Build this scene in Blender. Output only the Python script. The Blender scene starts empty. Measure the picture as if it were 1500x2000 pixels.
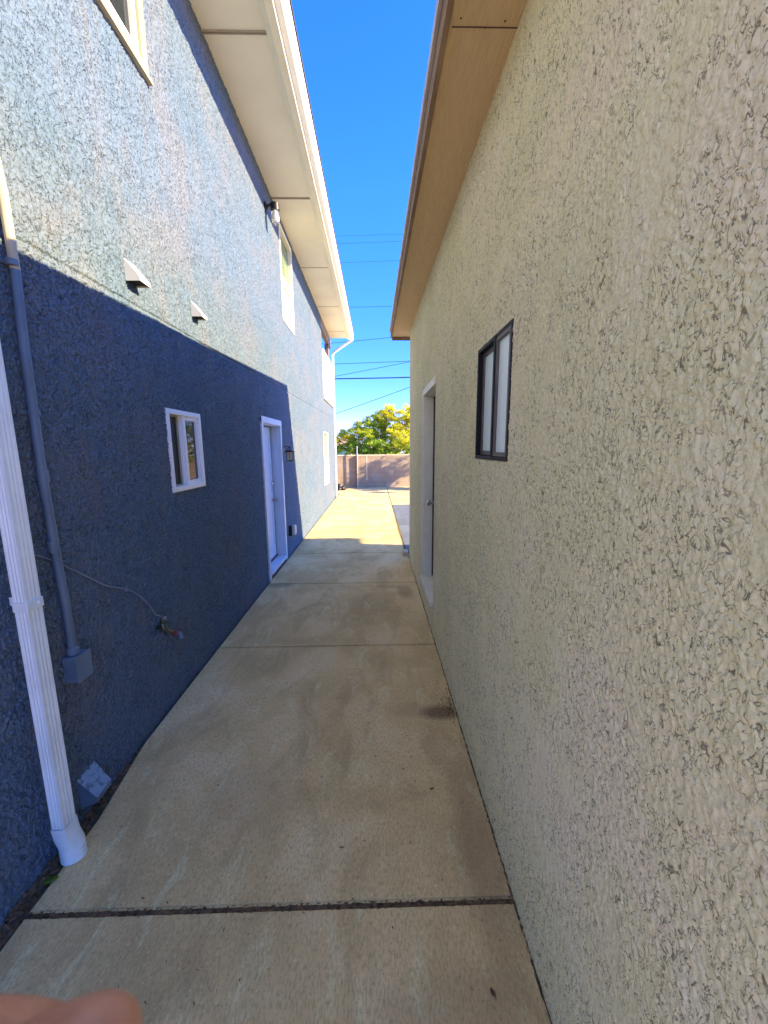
import bpy, bmesh, math, random
import numpy as np
from mathutils import Vector, Matrix
random.seed(7); RNG = np.random.default_rng(7)
S = bpy.context.scene
COL = S.collection

# ------------------------------------------------------------------ camera
cam_d = bpy.data.cameras.new('camera'); cam = bpy.data.objects.new('camera', cam_d); COL.objects.link(cam)
cam_d.sensor_fit = 'VERTICAL'; cam_d.sensor_height = 24.0; cam_d.lens = 24.0*761.7/2000.0
cam_d.dof.use_dof = True; cam_d.dof.focus_distance = 1.6; cam_d.dof.aperture_fstop = 7.5
cam_d.clip_start = 0.01; cam_d.clip_end = 2000
R = Matrix(((0.99972949, 0.01099999, -0.02049271), (-0.02201378, 0.16316098, -0.98635384), (-0.00750627, 0.98653814, 0.16335899)))
cam.matrix_world = Matrix.Translation((0, 0, 1.6)) @ R.to_4x4()
S.camera = cam
S.render.resolution_x = 768; S.render.resolution_y = 1024
# ------------------------------------------------------------------ light
SUN_D = Vector((-1.0, 0.144, -0.486)).normalized()
EL = math.asin(-SUN_D.z); AZ = math.atan2(-SUN_D.x, -SUN_D.y)
W = bpy.data.worlds.new('World'); S.world = W; W.use_nodes = True
wn = W.node_tree; wn.nodes.clear()
sky = wn.nodes.new('ShaderNodeTexSky'); sky.sky_type = 'NISHITA'; sky.sun_disc = False
sky.sun_elevation = EL; sky.sun_rotation = AZ
sky.air_density = 1.0; sky.dust_density = 0.0; sky.ozone_density = 6; sky.altitude = 3000
hs = wn.nodes.new('ShaderNodeMixRGB'); hs.blend_type = 'MULTIPLY'; hs.inputs[0].default_value = 1; hs.inputs[2].default_value = (1.0, .775, .82, 1)
h2 = wn.nodes.new('ShaderNodeHueSaturation'); h2.inputs['Saturation'].default_value = 1.24
bg = wn.nodes.new('ShaderNodeBackground'); bg.inputs['Strength'].default_value = 0.108
wo = wn.nodes.new('ShaderNodeOutputWorld')
wn.links.new(sky.outputs[0], hs.inputs[1]); wn.links.new(hs.outputs[0], h2.inputs['Color']); 
gc = wn.nodes.new('ShaderNodeTexCoord'); gs = wn.nodes.new('ShaderNodeSeparateXYZ'); gr = wn.nodes.new('ShaderNodeValToRGB'); gm = wn.nodes.new('ShaderNodeMixRGB')
gm.blend_type = 'MULTIPLY'; gm.inputs[0].default_value = 1                # clearer air near the horizon than the sky model gives
gr.color_ramp.elements[0].position = 0; gr.color_ramp.elements[0].color = (.60, .56, .80, 1); gr.color_ramp.elements[1].position = .5; gr.color_ramp.elements[1].color = (1, 1, 1, 1)
wn.links.new(gc.outputs['Generated'], gs.inputs[0]); wn.links.new(gs.outputs['Z'], gr.inputs[0]); wn.links.new(h2.outputs[0], gm.inputs[1]); wn.links.new(gr.outputs[0], gm.inputs[2])
wn.links.new(gm.outputs[0], bg.inputs[0]); wn.links.new(bg.outputs[0], wo.inputs[0])
sl = bpy.data.lights.new('sun', 'SUN'); sl.energy = 2.0; sl.angle = math.radians(0.53); sl.color = (1.0, 0.78, 0.47)
so = bpy.data.objects.new('sun', sl); COL.objects.link(so); so.location = (20, -3, 12)
so.rotation_euler = SUN_D.to_track_quat('-Z', 'Y').to_euler()
S.view_settings.view_transform = 'Standard'; S.view_settings.look = 'None'; S.view_settings.gamma = 1
S.view_settings.exposure = 3.12
S.render.engine = 'CYCLES'
S.cycles.max_bounces = 10; S.cycles.diffuse_bounces = 6
S.cycles.sample_clamp_indirect = 6.0

# ------------------------------------------------------------------ helpers
def tag(o, label=None, cat=None, group=None, kind=None):
    if label: o['label'] = label
    if cat: o['category'] = cat
    if group: o['group'] = group
    if kind: o['kind'] = kind
    return o
def empty(name, loc, label, cat, group=None):
    o = bpy.data.objects.new(name, None); COL.objects.link(o); o.location = loc; o.empty_display_size = .1
    tag(o, label, cat, group); bpy.context.view_layer.update(); return o
class MB:
    def __init__(s): s.v = []; s.f = []; s.m = []; s.mi = 0
    def add(s, vs, fs):
        b = len(s.v); s.v += [tuple(v) for v in vs]
        for f in fs: s.f.append(tuple(b+i for i in f)); s.m.append(s.mi)
        return s
    def box(s, x0, x1, y0, y1, z0, z1):
        vs = [(x, y, z) for x in (x0, x1) for y in (y0, y1) for z in (z0, z1)]
        return s.add(vs, [(0, 1, 3, 2), (4, 6, 7, 5), (0, 4, 5, 1), (2, 3, 7, 6), (0, 2, 6, 4), (1, 5, 7, 3)])
    def bevbox(s, x0, x1, y0, y1, z0, z1, b=.004):
        bm = bmesh.new(); bmesh.ops.create_cube(bm, size=1)
        for v in bm.verts: v.co = Vector(((x0+x1)/2+v.co.x*(x1-x0), (y0+y1)/2+v.co.y*(y1-y0), (z0+z1)/2+v.co.z*(z1-z0)))
        bmesh.ops.bevel(bm, geom=bm.edges[:], offset=b, segments=2, affect='EDGES', profile=.6)
        s.bm(bm); return s
    def bm(s, bm):
        bm.verts.index_update()
        s.add([v.co[:] for v in bm.verts], [[v.index for v in f.verts] for f in bm.faces]); bm.free(); return s
    def tube(s, pts, r, n=10, cap=True):
        pts = [Vector(p) for p in pts]; rs = r if isinstance(r, (list, tuple)) else [r]*len(pts)
        b = len(s.v); up = None
        for i, p in enumerate(pts):
            t = (pts[min(i+1, len(pts)-1)]-pts[max(i-1, 0)]).normalized()
            if up is None: up = t.orthogonal().normalized()
            u = (up-t*up.dot(t)).normalized(); w = t.cross(u); up = u
            for k in range(n):
                a = 2*math.pi*k/n; s.v.append(tuple(p+(u*math.cos(a)+w*math.sin(a))*rs[i]))
        for i in range(len(pts)-1):
            for k in range(n):
                k2 = (k+1) % n; s.f.append((b+i*n+k, b+i*n+k2, b+(i+1)*n+k2, b+(i+1)*n+k)); s.m.append(s.mi)
        if cap:
            s.f.append(tuple(b+k for k in range(n))[::-1]); s.m.append(s.mi)
            s.f.append(tuple(b+(len(pts)-1)*n+k for k in range(n))); s.m.append(s.mi)
        return s
    def lathe(s, prof, c, axis='z', n=20):      # prof: (r, h)
        b = len(s.v); c = Vector(c)
        for r, h in prof:
            for k in range(n):
                a = 2*math.pi*k/n; q = (r*math.cos(a), r*math.sin(a), h)
                q = {'z': q, 'x': (q[2], q[0], q[1]), 'y': (q[0], q[2], q[1])}[axis]
                s.v.append(tuple(c+Vector(q)))
        for i in range(len(prof)-1):
            for k in range(n):
                k2 = (k+1) % n; s.f.append((b+i*n+k, b+i*n+k2, b+(i+1)*n+k2, b+(i+1)*n+k)); s.m.append(s.mi)
        s.f.append(tuple(b+k for k in range(n))[::-1]); s.m.append(s.mi)
        s.f.append(tuple(b+(len(prof)-1)*n+k for k in range(n))); s.m.append(s.mi)
        return s
    def prism(s, prof, a, b, axis='y'):         # prof in the two other axes, extruded a..b
        n = len(prof)
        def P(p, t): return {'y': (p[0], t, p[1]), 'x': (t, p[0], p[1]), 'z': (p[0], p[1], t)}[axis]
        vs = [P(p, a) for p in prof]+[P(p, b) for p in prof]
        return s.add(vs, [tuple(range(n)), tuple(range(2*n-1, n-1, -1))]+[(i, (i+1) % n, n+(i+1) % n, n+i) for i in range(n)])
    def build(s, name, mats, parent=None, smooth=False):
        me = bpy.data.meshes.new(name); me.from_pydata(s.v, [], s.f)
        if not isinstance(mats, (list, tuple)): mats = [mats]
        for m in mats: me.materials.append(m)
        me.polygons.foreach_set('material_index', s.m)
        bm = bmesh.new(); bm.from_mesh(me); bmesh.ops.recalc_face_normals(bm, faces=bm.faces[:]); bm.to_mesh(me); bm.free()
        if smooth:
            me.polygons.foreach_set('use_smooth', [True]*len(me.polygons))
            try: me.set_sharp_from_angle(angle=math.radians(40))
            except Exception: pass
        o = bpy.data.objects.new(name, me); COL.objects.link(o)
        if parent:
            o.parent = parent; o.matrix_parent_inverse = parent.matrix_world.inverted()
        me.update(); bpy.context.view_layer.update(); return o
def part(name, bld, mats, parent, smooth=False, label=None):
    o = bld.build(name, mats, parent, smooth)
    if label: o['label'] = label
    return o

# ------------------------------------------------------------------ materials
class NT:
    def __init__(s, name):
        s.mat = bpy.data.materials.new(name); s.mat.use_nodes = True; s.t = s.mat.node_tree
        s.p = s.t.nodes['Principled BSDF']; s.tc = s.t.nodes.new('ShaderNodeTexCoord')
    def n(s, ty, **k):
        nd = s.t.nodes.new('ShaderNode'+ty)
        for a, b in k.items():
            if a in nd.inputs: s.set(nd.inputs[a], b)
            else: setattr(nd, a, b)
        return nd
    def set(s, inp, v):
        if hasattr(v, 'is_output') or isinstance(v, bpy.types.NodeSocket): s.t.links.new(v, inp)
        else: inp.default_value = v
    def co(s, scale=(1, 1, 1), rot=(0, 0, 0)):
        m = s.n('Mapping'); m.inputs['Scale'].default_value = scale; m.inputs['Rotation'].default_value = rot
        s.t.links.new(s.tc.outputs['Object'], m.inputs[0]); return m.outputs[0]
    def noise(s, scale, detail=4, co=None, rough=.5, dist=0):
        nd = s.n('TexNoise'); nd.inputs['Scale'].default_value = scale; nd.inputs['Detail'].default_value = detail
        nd.inputs['Roughness'].default_value = rough; nd.inputs['Distortion'].default_value = dist
        s.t.links.new(co if co else s.tc.outputs['Object'], nd.inputs['Vector']); return nd.outputs['Fac']
    def ramp(s, fac, stops):
        r = s.n('ValToRGB'); s.t.links.new(fac, r.inputs[0]); e = r.color_ramp.elements
        while len(e) < len(stops): e.new(.5)
        for i, (p, c) in enumerate(stops):
            e[i].position = p; e[i].color = (c, c, c, 1) if isinstance(c, (int, float)) else (*c, 1)
        return r.outputs[0]
    def mix(s, fac, a, b, mode='MIX'):
        m = s.n('MixRGB', blend_type=mode); s.set(m.inputs[0], fac)
        for i, v in ((1, a), (2, b)):
            if isinstance(v, tuple): m.inputs[i].default_value = (*v, 1)
            else: s.t.links.new(v, m.inputs[i])
        return m.outputs[0]
    def bump(s, h, strength=.5, dist=.01, normal=None):
        b = s.n('Bump'); b.inputs['Strength'].default_value = strength; b.inputs['Distance'].default_value = dist
        s.t.links.new(h, b.inputs['Height'])
        if normal: s.t.links.new(normal, b.inputs['Normal'])
        return b.outputs[0]
    def out(s, color=None, rough=.7, normal=None, metal=0, spec=None):
        if color is not None:
            if isinstance(color, tuple): s.p.inputs['Base Color'].default_value = (*color, 1)
            else: s.t.links.new(color, s.p.inputs['Base Color'])
        s.set(s.p.inputs['Roughness'], rough); s.p.inputs['Metallic'].default_value = metal
        if spec is not None: s.p.inputs['Specular IOR Level'].default_value = spec
        if normal: s.t.links.new(normal, s.p.inputs['Normal'])
        return s.mat
def plain(name, c, rough=.5, metal=0, var=.12, sc=8, bump=0, bsc=60, spec=None):
    m = NT(name); n = m.noise(sc, 5)
    lo = tuple(x*(1-var) for x in c); hi = tuple(min(1, x*(1+var)) for x in c)
    col = m.ramp(n, [(.3, lo), (.7, hi)])
    nm = m.bump(m.noise(bsc, 4), bump, .003) if bump else None
    return m.out(col, rough, nm, metal, spec)

def stucco(name, a, b, c, streak, line=.85, k=1.0, bs=1.0):
    m = NT(name)
    n = m.noise(1.6, 6, rough=.62, dist=.3); base = m.ramp(n, [(.36, a), (.5, b), (.62, c)])
    st = m.noise(3.0, 5, m.co((1, 3.0, .5)), rough=.6)       # weathered patches, drawn out downwards
    base = m.mix(m.ramp(st, [(.52, 0.0), (.68, .35)]), base, streak)
    grain = m.noise(230, 3, rough=.7); base = m.mix(m.ramp(grain, [(.36, .35), (.5, 0.0)]), base, tuple(x*.6 for x in b))
    base = m.mix(m.ramp(grain, [(.6, 0.0), (.72, .35)]), base, tuple(min(.95, x*1.3) for x in c))
    hs_ = []
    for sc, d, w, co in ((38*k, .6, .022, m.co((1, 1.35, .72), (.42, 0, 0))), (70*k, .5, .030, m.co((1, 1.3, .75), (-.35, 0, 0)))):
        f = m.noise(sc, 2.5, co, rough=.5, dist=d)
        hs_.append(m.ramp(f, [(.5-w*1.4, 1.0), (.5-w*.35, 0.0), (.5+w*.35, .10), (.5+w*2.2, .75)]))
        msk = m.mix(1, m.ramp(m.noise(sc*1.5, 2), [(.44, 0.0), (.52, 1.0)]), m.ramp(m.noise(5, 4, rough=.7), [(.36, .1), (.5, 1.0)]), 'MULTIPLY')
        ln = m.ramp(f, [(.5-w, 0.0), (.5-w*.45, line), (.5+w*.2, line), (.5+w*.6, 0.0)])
        base = m.mix(m.mix(1, ln, msk, 'MULTIPLY'), base, tuple(x*.26 for x in b))   # crevice shade painted in as broken dark trowel lines
    nm = m.bump(hs_[1], min(1, .45*bs), .0018*bs, m.bump(hs_[0], min(1, .6*bs), .003*bs)); nm = m.bump(grain, .45, .0014, nm)
    return m.out(base, .92, nm, spec=.2)
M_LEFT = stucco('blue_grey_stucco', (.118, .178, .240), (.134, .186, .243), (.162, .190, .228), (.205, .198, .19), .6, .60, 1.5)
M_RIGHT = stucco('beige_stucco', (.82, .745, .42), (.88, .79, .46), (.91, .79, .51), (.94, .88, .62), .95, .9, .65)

def concrete(name, a, b, c, dark, stains=()):
    m = NT(name)
    n1 = m.noise(1.5, 8, rough=.62, dist=.5); col = m.ramp(n1, [(.34, a), (.5, b), (.64, c)])
    n2 = m.noise(3.4, 6, m.co((1.2, .5, 1)), rough=.65, dist=.8); col = m.mix(m.ramp(n2, [(.5, 0.0), (.64, .6)]), col, dark)
    n2b = m.noise(7, 6, m.co((1.6, .5, 1)), rough=.7, dist=.8); col = m.mix(m.ramp(n2b, [(.55, 0.0), (.68, .5)]), col, tuple(min(.9, x*1.3) for x in c))
    n3 = m.noise(170, 3, m.co((1, .28, 1))); col = m.mix(m.ramp(n3, [(.36, .45), (.54, 0.0)]), col, tuple(x*.5 for x in b))
    n4 = m.noise(90, 3, rough=.7); col = m.mix(m.ramp(n4, [(.6, 0.0), (.7, .6)]), col, tuple(min(.9, x*1.35) for x in c))
    col = m.mix(m.ramp(n4, [(.32, .5), (.42, 0.0)]), col, tuple(x*.5 for x in dark))
    tcn = m.tc.outputs['Object']; wob = m.n('TexNoise'); wob.inputs['Scale'].default_value = 9; wob.inputs['Detail'].default_value = 5
    for (x, y, rx, ry, amt, sc) in stains:
        ad = m.n('VectorMath', operation='MULTIPLY_ADD'); m.t.links.new(wob.outputs['Color'], ad.inputs[0]); ad.inputs[1].default_value = (.28, .28, 0); m.t.links.new(tcn, ad.inputs[2])
        sb_ = m.n('VectorMath', operation='SUBTRACT'); m.t.links.new(ad.outputs[0], sb_.inputs[0]); sb_.inputs[1].default_value = (x+.14, y+.14, 0)
        ml = m.n('VectorMath', operation='MULTIPLY'); m.t.links.new(sb_.outputs[0], ml.inputs[0]); ml.inputs[1].default_value = (1/rx, 1/ry, 0)
        le = m.n('VectorMath', operation='LENGTH'); m.t.links.new(ml.outputs[0], le.inputs[0])
        col = m.mix(m.ramp(le.outputs['Value'], [(.45, amt), (1.0, 0.0)]), col, sc)
    h = m.mix(.5, n3, m.noise(25, 5))
    return m.out(col, .88, m.bump(h, .7, .005), spec=.25)
M_CONC = concrete('broom_finished_concrete', (.62, .45, .20), (.80, .585, .265), (.90, .70, .37), (.52, .36, .16),
    [(.38, 2.17, .15, .08, .75, (.16, .09, .04)), (.22, 2.2, .18, .09, .3, (.3, .2, .1)), (.32, 4.2, .12, .25, .4, (.25, .16, .09)), (.12, 4.35, .2, .07, .3, (.3, .2, .12)), (.40, 1.35, .12, .55, .45, (.28, .17, .09)),
     (.25, .85, .3, .15, .35, (.30, .19, .1)), (-1.15, 4.45, .2, .12, .5, (.2, .16, .12)), (-.25, 9.5, .16, 3.2, .35, (.5, .34, .2)), (-.6, 1.6, .28, .25, .25, (.36, .24, .13))])
M_CONC2 = concrete('grey_blue_concrete', (.14, .165, .19), (.17, .195, .225), (.2, .22, .25), (.12, .13, .15))
M_DIRT = plain('dry_soil', (.15, .10, .055), 1, var=.6, sc=60, bump=1, bsc=120)
M_EARTH = plain('bare_earth', (.5, .42, .32), 1, var=.15, sc=3, bump=.6, bsc=30)
M_WHITE = plain('white_vinyl', (.78, .80, .80), .4, var=.04, sc=4)
M_GUTTER = plain('white_painted_metal', (.84, .90, .87), .38, var=.10, sc=6, bump=.06, bsc=30)
M_TRIM = plain('cream_trim_paint', (.86, .82, .64), .5, var=.05)
M_TAN = plain('tan_window_vinyl', (.40, .33, .21), .45, var=.06)
M_SOFFIT = plain('cream_soffit_board', (.90, .86, .68), .7, var=.07, sc=1.5, bump=.15, bsc=30)
M_SOFGAP = plain('soffit_joint_strip', (.42, .36, .27), .8)
m = NT('tan_wood_soffit'); g = m.noise(26, 5, m.co((6, .5, 1)), dist=.5)
M_RSOF = m.out(m.ramp(g, [(.3, (.62, .45, .25)), (.7, (.74, .55, .32))]), .75, m.bump(g, .7, .004))
m = NT('red_brown_fascia'); g = m.noise(30, 5, m.co((1, .1, 3)))
M_FASCIA = m.out(m.ramp(g, [(.3, (.17, .10, .06)), (.7, (.34, .23, .14))]), .7, m.bump(g, .4, .003))
M_EDGE = plain('weathered_drip_edge', (.55, .50, .50), .5)
M_ROOF = plain('asphalt_shingle', (.10, .09, .085), 1, var=.3, sc=40, bump=.8)
M_BLACK = plain('black_anodised_aluminium', (.010, .009, .008), .6, var=.3, spec=.25)
M_BRONZE = plain('bronze_aluminium', (.12, .10, .075), .5, var=.2, sc=20)
M_LAMP = plain('black_lamp_metal', (.012, .012, .014), .4)
M_STEEL = plain('satin_nickel', (.48, .46, .42), .3, metal=1, var=.1)
M_CONDUIT = plain('painted_grey_conduit', (.12, .175, .24), .45, var=.15, sc=10)
M_CONDTOP = plain('bare_cream_conduit', (.55, .46, .30), .5, var=.1)
M_CABLE = plain('pale_grey_cable', (.20, .23, .29), .5)
M_BOX = plain('painted_metal_box', (.14, .20, .27), .5, var=.2, sc=12)
M_HOODBLUE = NT('chipped_blue_paint')
g = M_HOODBLUE.noise(28, 4, dist=1.0)
M_HOODBLUE = M_HOODBLUE.out(M_HOODBLUE.ramp(g, [(.52, (.22, .34, .46)), (.6, (.10, .17, .25))]), .6)
M_HOODW = plain('ivory_hood_plastic', (.66, .64, .56), .45, var=.05)
M_DARK = plain('dark_hollow', (.01, .009, .01), .8)
M_BRASS = plain('aged_brass', (.14, .15, .12), .35, metal=.8, var=.3, sc=60)
M_RED = plain('red_valve_paint', (.36, .05, .03), .5)
M_DOORW = plain('white_door_paint', (.60, .68, .78), .4, var=.04)
M_DOORB = plain('greige_door_paint', (.78, .74, .55), .5, var=.05)
M_DOORG = plain('grey_mauve_door', (.50, .45, .38), .5, var=.05)
M_WEATHER = plain('brown_weatherstrip', (.10, .06, .05), .7)
m = NT('dark_window_glass'); M_GLASS = m.out((.012, .018, .022), .03, spec=.7)
m = NT('green_tinted_glass'); M_GREEN = m.out(m.ramp(m.noise(3, 3), [(.3, (.10, .16, .09)), (.7, (.16, .24, .13))]), .05, spec=.8)
m = NT('frosted_glass'); M_FROST = m.out(m.ramp(m.noise(2.5, 3), [(.3, (.80, .92, .86)), (.7, (.88, .95, .91))]), .35, spec=.5)
M_SCREEN = plain('beige_insect_screen', (.36, .31, .23), .8, var=.08, bump=.2, bsc=300)
M_SCREEND = plain('dark_insect_screen', (.012, .02, .022), .5, spec=.4)
m = NT('clear_lamp_glass'); m.p.inputs['Transmission Weight'].default_value = .9; M_CLEAR = m.out((.9, .92, .92), .05)
M_BULB = plain('frosted_bulb_glass', (.75, .74, .66), .3)
M_AMBER = plain('seeded_amber_glass', (.62, .50, .28), .2)
M_PEBBLE = plain('balcony_white_board', (.78, .77, .72), .6, var=.04)
M_POST = plain('brown_grey_post', (.20, .16, .13), .7)
M_BARK = plain('tree_bark', (.13, .09, .06), 1, var=.4, sc=20, bump=1, bsc=30)
def leafmat(name, a, b, c):
    m = NT(name); oi = m.n('ObjectInfo'); n = m.noise(2.2, 3); n2 = m.noise(30, 1)
    col = m.mix(.45, m.ramp(n, [(.36, a), (.5, b), (.64, c)]), m.ramp(n2, [(.35, a), (.5, b), (.65, c)]))
    m.out(col, .6)
    tr = m.n('BsdfTranslucent'); m.t.links.new(col, tr.inputs[0]); ms = m.n('MixShader'); ms.inputs[0].default_value = .4
    m.t.links.new(m.p.outputs[0], ms.inputs[1]); m.t.links.new(tr.outputs[0], ms.inputs[2])
    m.t.links.new(ms.outputs[0], m.t.nodes['Material Output'].inputs[0]); return m.mat
M_LEAFY = leafmat('yellow_green_leaves', (.62, .68, .03), (.82, .78, .035), (.95, .78, .04))
M_LEAFG = leafmat('deep_green_leaves', (.12, .27, .02), (.24, .44, .03), (.45, .60, .04))
M_WEED = leafmat('weed_leaf', (.10, .22, .02), (.16, .30, .03), (.25, .38, .05))
M_DRY = plain('dead_leaf', (.09, .05, .025), .9, var=.4)
M_STRAW = plain('dry_grass', (.42, .36, .18), .9, var=.3)
M_WIRE = plain('black_wire', (.01, .012, .02), .7)
# ------------------------------------------------------------------ stucco relief (height field, 3 mm cells, tiled 6.1 m)
NTEX, CELL = 2048, .003
fx = np.fft.fftfreq(NTEX)[:, None]/CELL; fz = np.fft.rfftfreq(NTEX)[None, :]/CELL    # cycles per metre; axis0 = along wall, axis1 = up
def band(wl, width, ax=1.0, az=1.0, seed=0):
    r = np.random.default_rng(seed).standard_normal((NTEX, NTEX)).astype(np.float32)
    k = np.sqrt((fx*ax)**2+(fz*az)**2)+1e-6
    flt = np.exp(-(np.log(k*wl)**2)/(2*width**2))
    o = np.fft.irfft2(np.fft.rfft2(r)*flt, s=(NTEX, NTEX)); return (o/o.std()).astype(np.float32)
def sstep(x, a, b):
    t = np.clip((x-a)/(b-a), 0, 1); return t*t*(3-2*t)
def relief():
    n1 = band(.034, .45, .8, 1.25, 1); n2 = band(.018, .35, .85, 1.15, 2); n3 = band(.012, .35, 1, 1, 3); n0 = band(.45, .5, 1, 1, 4); nb = band(.14, .5, 1, 1, 5)
    m1 = sstep(n0+.6*nb, -1.2, .6)                           # smooth trowelled areas against rough ones
    c1 = n1+.6*n2+.25*n3; c2 = n2+.5*n3+.3*n1
    h = .0019*sstep(c1, -.05, .18)+(.0013*sstep(c2, .1, .35)+.0004*sstep(n3, .3, .7))*(.35+.65*m1)
    brk = sstep(n3+.8*n2+.5*n0, -.2, .6)                            # broken crevice lines along the plateau edges
    h -= (.0036*np.exp(-(c1/.16)**2)*brk+.0022*np.exp(-((c2-.15)/.20)**2)*sstep(n1-n3*.6, -.1, .6)*m1)
    return h+.0005*nb
RELIEF = relief()
def sample(y, z):
    u = (y/CELL) % NTEX; v = (z/CELL) % NTEX
    i = np.floor(u).astype(int) % NTEX; j = np.floor(v).astype(int) % NTEX; fu = (u-np.floor(u)).astype(np.float32); fv = (v-np.floor(v)).astype(np.float32)
    i2 = (i+1) % NTEX; j2 = (j+1) % NTEX
    return RELIEF[i, j]*(1-fu)*(1-fv)+RELIEF[i2, j]*fu*(1-fv)+RELIEF[i, j2]*(1-fu)*fv+RELIEF[i2, j2]*fu*fv
def axis_coords(a, b, step, marks):
    """coordinates from a to b with local step(t), always passing through the marks"""
    out = []; ks = sorted(set([a, b]+[k for k in marks if a < k < b]))
    for p, q in zip(ks[:-1], ks[1:]):
        n = 0; t = p
        ts = [p]
        while t < q:
            t += step(t); ts.append(t)
        ts = np.array(ts); ts = p+(ts-p)*(q-p)/(ts[-1]-p)
        out += list(ts[:-1])
    return np.array(out+[b])
def wall_sheet(name, X, side, y0, y1, z0, z1, holes, mat, parent, ystep, zstep, off=0., amp=1.0, groove=None, zmax=None):
    ys = axis_coords(y0, y1, ystep, [h[0] for h in holes]+[h[1] for h in holes])
    zs = axis_coords(z0, z1, zstep, [h[2] for h in holes]+[h[3] for h in holes])
    Y, Z = np.meshgrid(ys, zs, indexing='ij')
    H = sample(Y+off, Z+off*.7)*amp
    if groove:
        gz = groove(Y); H = np.where(np.abs(Z-gz) < .011, -.006, H)
    V = np.stack([X+side*(H-.0015), Y, Z], -1).reshape(-1, 3).astype(np.float32)
    ny, nz = len(ys), len(zs)
    I, J = np.meshgrid(np.arange(ny-1), np.arange(nz-1), indexing='ij')
    cy = (ys[:-1]+ys[1:])/2; cz = (zs[:-1]+zs[1:])/2; keep = np.ones((ny-1, nz-1), bool)
    for h in holes: keep &= ~(((cy > h[0]) & (cy < h[1]))[:, None] & ((cz > h[2]) & (cz < h[3]))[None, :])
    I, J = I[keep], J[keep]; a = I*nz+J
    q = np.stack([a, a+nz, a+nz+1, a+1], -1) if side > 0 else np.stack([a, a+1, a+nz+1, a+nz], -1)
    me = bpy.data.meshes.new(name); me.vertices.add(len(V)); me.vertices.foreach_set('co', V.ravel())
    me.loops.add(q.size); me.loops.foreach_set('vertex_index', q.ravel().astype(np.int32))
    me.polygons.add(len(q)); me.polygons.foreach_set('loop_start', np.arange(0, q.size, 4, dtype=np.int32)); me.polygons.foreach_set('loop_total', np.full(len(q), 4, np.int32))
    me.update(calc_edges=True); me.polygons.foreach_set('use_smooth', np.ones(len(q), bool)); me.materials.append(mat)
    o = bpy.data.objects.new(name, me); COL.objects.link(o)
    o.parent = parent; o.matrix_parent_inverse = parent.matrix_world.inverted(); return o

XL, XR = -1.31, 0.48
# ------------------------------------------------------------------ ground
def sheet(name, x0, x1, y0, y1, z, mat):
    o = MB().add([(x0, y0, z), (x1, y0, z), (x1, y1, z), (x0, y1, z)], [(0, 1, 2, 3)]).build(name, mat); return tag(o, kind='structure')
sheet('ground', -400, 400, -300, 700, -.045, M_EARTH)
SKY_GAP = .004
mb = MB()
def slab(poly, z0=-.12, z1=0., b=.006):
    bm = bmesh.new(); vs = [bm.verts.new((x, y, z1)) for x, y in poly]; f = bm.faces.new(vs)
    if f.normal.z < 0: f.normal_flip()
    r = bmesh.ops.extrude_face_region(bm, geom=[f])
    for v in r['geom']:
        if isinstance(v, bmesh.types.BMVert): v.co.z = z0
    top = [e for e in bm.edges if all(abs(v.co.z-z1) < 1e-6 for v in e.verts)]
    bmesh.ops.bevel(bm, geom=top, offset=b, segments=2, affect='EDGES')
    mb.bm(bm)
joints = [-16, -9, -5.5, -3.6, -1.2, 1.14, 2.98, 4.48, 5.84, 7.45, 8.95, 10.5, 12.1, 13.8, 15.75]
def leftx(y): return -1.235-.006*max(0, 0) if y < 1.5 else (-1.235-(y-1.5)*.13 if y < 1.95 else -1.2935)
for a, b in zip(joints[:-1], joints[1:]):
    g = .0045 if a > 2 else .0085; g2 = .0045 if b > 2 else .0085
    ysl = [a+g]+[y for y in (1.5, 1.95) if a+g < y < b-g2]+[b-g2]
    left = [(leftx(y), y) for y in ysl]
    if a > 12.5: left = [(-9, a+g), (-9, b-g2)]
    rx = .477 if a < 5.7 else .44
    j = random.uniform(-.003, .003)
    if b < -1: rx = 12  # unseen wide apron behind the camera, added to bounce sun into the shade
    if a > 13: b = 16.6
    slab(left[::1]+[(rx, b-g2), (rx, a+g)])
o = mb.build('path', M_CONC); tag(o, kind='structure')
mb = MB()
slab([(.46, 5.9), (.46, 8.0), (9, 8.0), (9, 5.9)]); slab([(.46, 8.012), (.46, 10.9), (9, 10.9), (9, 8.012)])
o = mb.build('driveway', M_CONC2); tag(o, kind='structure')
mb = MB(); slab([(.455, 10.915), (.455, 13.3), (9, 13.3), (9, 10.915)]); slab([(.455, 13.312), (.455, 17.5), (9, 17.5), (9, 13.312)])
o = mb.build('patio', M_CONC); tag(o, kind='structure')
# soil in the gaps and along the left wall
mb = MB()
def dirt_strip(x0, x1, y0, y1, z, hgt, nx, ny):
    base = len(mb.v); 
    for i in range(nx+1):
        for j in range(ny+1):
            mb.v.append((x0+(x1-x0)*i/nx, y0+(y1-y0)*j/ny, z+hgt*RNG.random()))
    for i in range(nx):
        for j in range(ny):
            a = base+i*(ny+1)+j; mb.f.append((a, a+ny+1, a+ny+2, a+1)); mb.m.append(0)
dirt_strip(-1.30, .47, 1.127, 1.153, -.010, .006, 240, 6)
dirt_strip(-1.32, -1.235, -1, 1.95, -.022, .018, 12, 300)
dirt_strip(.462, .49, -1, 5.7, -.012, .012, 5, 500)
dirt_strip(.43, .47, 5.7, 15.7, -.012, .012, 5, 500)
o = mb.build('soil', M_DIRT, smooth=False); tag(o, kind='stuff'); tag(o, 'dark crumbly soil in the slab joints and wall edges', 'soil')

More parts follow.
